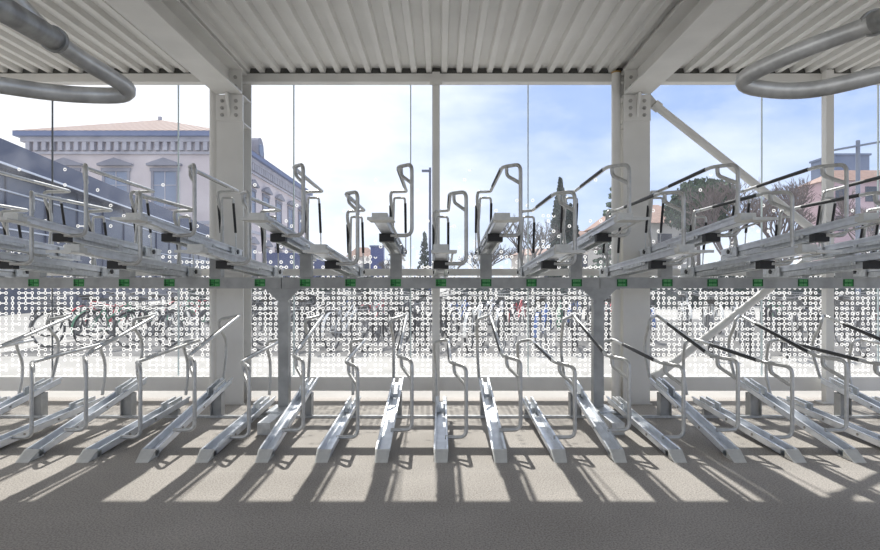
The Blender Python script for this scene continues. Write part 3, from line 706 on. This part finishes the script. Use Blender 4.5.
# ------------------------------------------------------------------ lamp posts
LPM = mat('lamp_post_paint', (0.06,0.08,0.15), 0.5)
t = thing('street_lamp', (-0.56, 30, 0), 'thin dark street lamp with one short arm, left of the central mullion', 'street lamp'); o = (-0.56, 30, 0)
MB().cyl((-0.56,30,0),(-0.56,30,7.1),0.08,10,r2=0.055).build('pole', LPM, t, o)
MB().box(-0.98, -0.50, 29.9, 30.1, 6.88, 6.98).build('lamp_head', LPM, t, o)
MB().box(-0.64,-0.48,29.92,30.08,0,0.5).build('pole_base', LPM, t, o)
t = thing('street_lamp', (19.9, 28, 0), 'tall grey-blue lamp mast with long slanted crossarm at far right', 'street lamp'); o = (19.9, 28, 0)
LPG = mat('lamp_mast_paint', (0.16,0.19,0.26), 0.5)
MB().cyl((19.9,28,0),(19.9,28,8.0),0.11,10,r2=0.09).build('pole', LPG, t, o)
MB().hexa([(18.75,27.9,7.50),(21.1,27.9,7.92),(21.1,28.1,7.92),(18.75,28.1,7.50),(18.75,27.9,7.58),(21.1,27.9,8.0),(21.1,28.1,8.0),(18.75,28.1,7.58)]).build('crossarm', LPG, t, o)

# ------------------------------------------------------------------ trees and hedges
BARK = mat('bark', (0.13,0.115,0.11), 0.9); BARKR = mat('reddish_bark', (0.17,0.135,0.13), 0.9)
def leafm(n, c, c2): return mat(n, c, 0.7, 0, 0.1, 3, col2=c2, spec=0.2)
CYP = leafm('cypress_leaves', (0.045,0.075,0.055), (0.02,0.035,0.03)); CED = leafm('conifer_leaves', (0.19,0.26,0.19), (0.09,0.14,0.10)); PINE = leafm('pine_leaves', (0.07,0.12,0.06), (0.03,0.06,0.04)); HEDG = leafm('hedge_leaves', (0.05,0.08,0.06), (0.02,0.03,0.04))
def bare_tree(x, y, h, spread, seed, label, m=BARK, n=6, ob='bare_tree'):
    r = random.Random(seed); t = thing(ob, (x, y, 0), label, 'tree', 'trees beyond the bicycle park'); tr = MB(); br = MB(); o = (x, y, 0)
    def grow(mb, p, dv, l, rad, lev):
        q = p + dv*l; mid = p + dv*l*0.5 + Vector((r.uniform(-1,1), r.uniform(-1,1), 0))*l*0.06
        rad = max(rad, h*0.0016)
        mb.cyl(p, mid, rad, 5 if lev < 2 else 3, rad*0.85, caps=False).cyl(mid, q, rad*0.85, 5 if lev < 2 else 3, rad*0.68, caps=False)
        if lev >= n: return
        for i in range(3 if lev < 5 else 2):
            a = r.uniform(0, 2*PI); s = r.uniform(0.35, 0.75)*spread
            nd = (dv + Vector((math.cos(a)*s, math.sin(a)*s, r.uniform(-0.05, 0.30)))).normalized()
            grow(br, (q if i else mid.lerp(q, 0.6)), nd, l*r.uniform(0.62, 0.82), rad*0.66, lev+1)
    grow(tr, Vector((x,y,0)), Vector((0,0,1)), h*0.27, h*0.022, 0)
    tr.build('trunk', m, t, o); br.build('branches', m, t, o)
def leafy(name, x, y, label, m, blobs, nleaf, ls, trunk, seed, barkm=BARK):
    r = random.Random(seed); t = thing(name, (x, y, 0), label, 'tree', 'trees beyond the bicycle park'); o = (x, y, 0); mb = MB()
    for (bx, by, bz, rx, ry, rz_, w) in blobs:
        for i in range(int(nleaf*w)):
            u = Vector((r.gauss(0,1), r.gauss(0,1), r.gauss(0,1))).normalized()*(r.random()**0.35)
            c = Vector((x+bx+u.x*rx, y+by+u.y*ry, bz+u.z*rz_)); q = Euler((r.uniform(0,6), r.uniform(0,6), r.uniform(0,6))).to_matrix()
            s = ls*r.uniform(0.6, 1.4); mb.add([c+q@Vector(v) for v in ((-s,-s*0.6,0),(s,-s*0.6,0),(s,s*0.6,s*0.3),(-s,s*0.6,0))], [(0,1,2,3)])
    mb.build('foliage', m, t, o); MB().cyl((x,y,0),(x,y,trunk[0]),trunk[1],8,trunk[1]*0.5).build('trunk', barkm, t, o)
leafy('cypress', 8.15, 40, 'tall dark cypress right of the middle, the taller of the pair', CYP, [(0,0,1.5+k*0.62,0.80*(1-(k/10)**2.2)+0.12,0.8*(1-(k/10)**2.2)+0.12,0.75,1) for k in range(11)], 420, 0.10, (7,0.12), 3)
leafy('cypress', 9.15, 41.5, 'shorter dark cypress touching the taller one on its right', CYP, [(0,0,1.3+k*0.6,0.72*(1-(k/9)**2.2)+0.12,0.7*(1-(k/9)**2.2)+0.12,0.7,1) for k in range(9)], 420, 0.10, (6,0.12), 4)
bl = []; rr_ = random.Random(5)
for k in range(15):
    z = 1.2+k*0.52; R_ = 2.3*(1-k/15.5)
    for j in range(7):
        a = rr_.uniform(0, 2*PI); bl.append((math.cos(a)*R_*0.6, math.sin(a)*R_*0.6, z+rr_.uniform(-0.1,0.1), R_*0.42+0.1, R_*0.42+0.1, 0.14, 1))
leafy('conifer', 11.9, 39, 'sparse layered conifer left of the right column', CED, bl, 150, 0.10, (8.8,0.13), 6)
leafy('stone_pine', 20.2, 46, 'round dark evergreen crown beyond the right bay', PINE, [(0.3,0,7.7,2.3,2.3,1.7,4),(-1.2,0,6.7,1.5,1.5,1.3,2),(1.4,0,8.1,1.5,1.5,1.2,2),(0.5,0,6.0,2.0,2.0,1.2,2)], 700, 0.13, (6.5,0.2), 7)
leafy('young_conifer', -0.95, 34, 'small dark conifer at the foot of the street lamp', CYP, [(0,0,0.6+k*0.45,0.62*(1-k/8.2)+0.05,0.62*(1-k/8.2)+0.05,0.4,1) for k in range(8)], 110, 0.06, (4.2,0.06), 8)
bare_tree(4.6, 31, 5.6, 1.0, 11, 'leafless spreading tree left of the cypresses')
bare_tree(2.3, 34, 4.2, 1.0, 12, 'small leafless tree right of the central mullion')
bare_tree(0.6, 38, 3.8, 1.1, 13, 'low leafless tree directly behind the central mullion')
bare_tree(17.0, 35, 8.2, 1.0, 14, 'wide reddish leafless tree in front of the round evergreen', BARKR, 7)
bare_tree(21.6, 38, 8.8, 0.9, 15, 'leafless tree seen through the upper brace', BARKR, 7)
bare_tree(13.9, 44, 6.0, 1.0, 18, 'leafless tree in front of the grey house', BARKR)
bare_tree(24.8, 42, 9.2, 0.85, 16, 'leafless tree left of the right white post', BARKR, 7)
bare_tree(26.3, 36, 7.4, 0.9, 17, 'leafless tree in front of the pink building', BARKR, 7)
bare_tree(7.9, 54, 5.6, 0.9, 19, 'slender leafless tree just left of the cypress pair')
bare_tree(-3.3, 40, 3.3, 1.0, 23, 'low leafless tree left of the street lamp')
def hedge(x0, x1, y0, y1, h, label, seed):
    r = random.Random(seed); mb = MB(); nx = int((x1-x0)/0.25); ny = 3; nz = 4
    mb.box(x0+0.15, x1-0.15, y0+0.15, y1-0.15, 0, h-0.15)
    for i in range(int((x1-x0)*150)):
        c = Vector((r.uniform(x0,x1), r.choice([y0, y1, r.uniform(y0,y1)])+r.uniform(-0.05,0.05), 0)); c.z = r.uniform(0,h) if abs(c.y-(y0+y1)/2) > (y1-y0)*0.4 else h-r.uniform(0,0.15)
        q = Euler((r.uniform(0,6), r.uniform(0,6), r.uniform(0,6))).to_matrix(); s = 0.09
        mb.add([c+q@Vector(v) for v in ((-s,-s*0.6,0),(s,-s*0.6,0),(s,s*0.6,0),(-s,s*0.6,0))], [(0,1,2,3)])
    return tag(mb.build('hedge', HEDG, None, ((x0+x1)/2, y0, 0)), label, 'hedge', 'hedges')
hedge(-13.5, -0.5, 30.8, 31.8, 1.5, 'clipped dark hedge crossing the left half beyond the bicycles', 1)
hedge(0.5, 13.5, 27.4, 28.4, 1.3, 'clipped dark hedge crossing the middle beyond the bicycles', 2)
hedge(14.2, 30.5, 31, 32.2, 1.9, 'clipped dark hedge below the right-hand trees', 3)
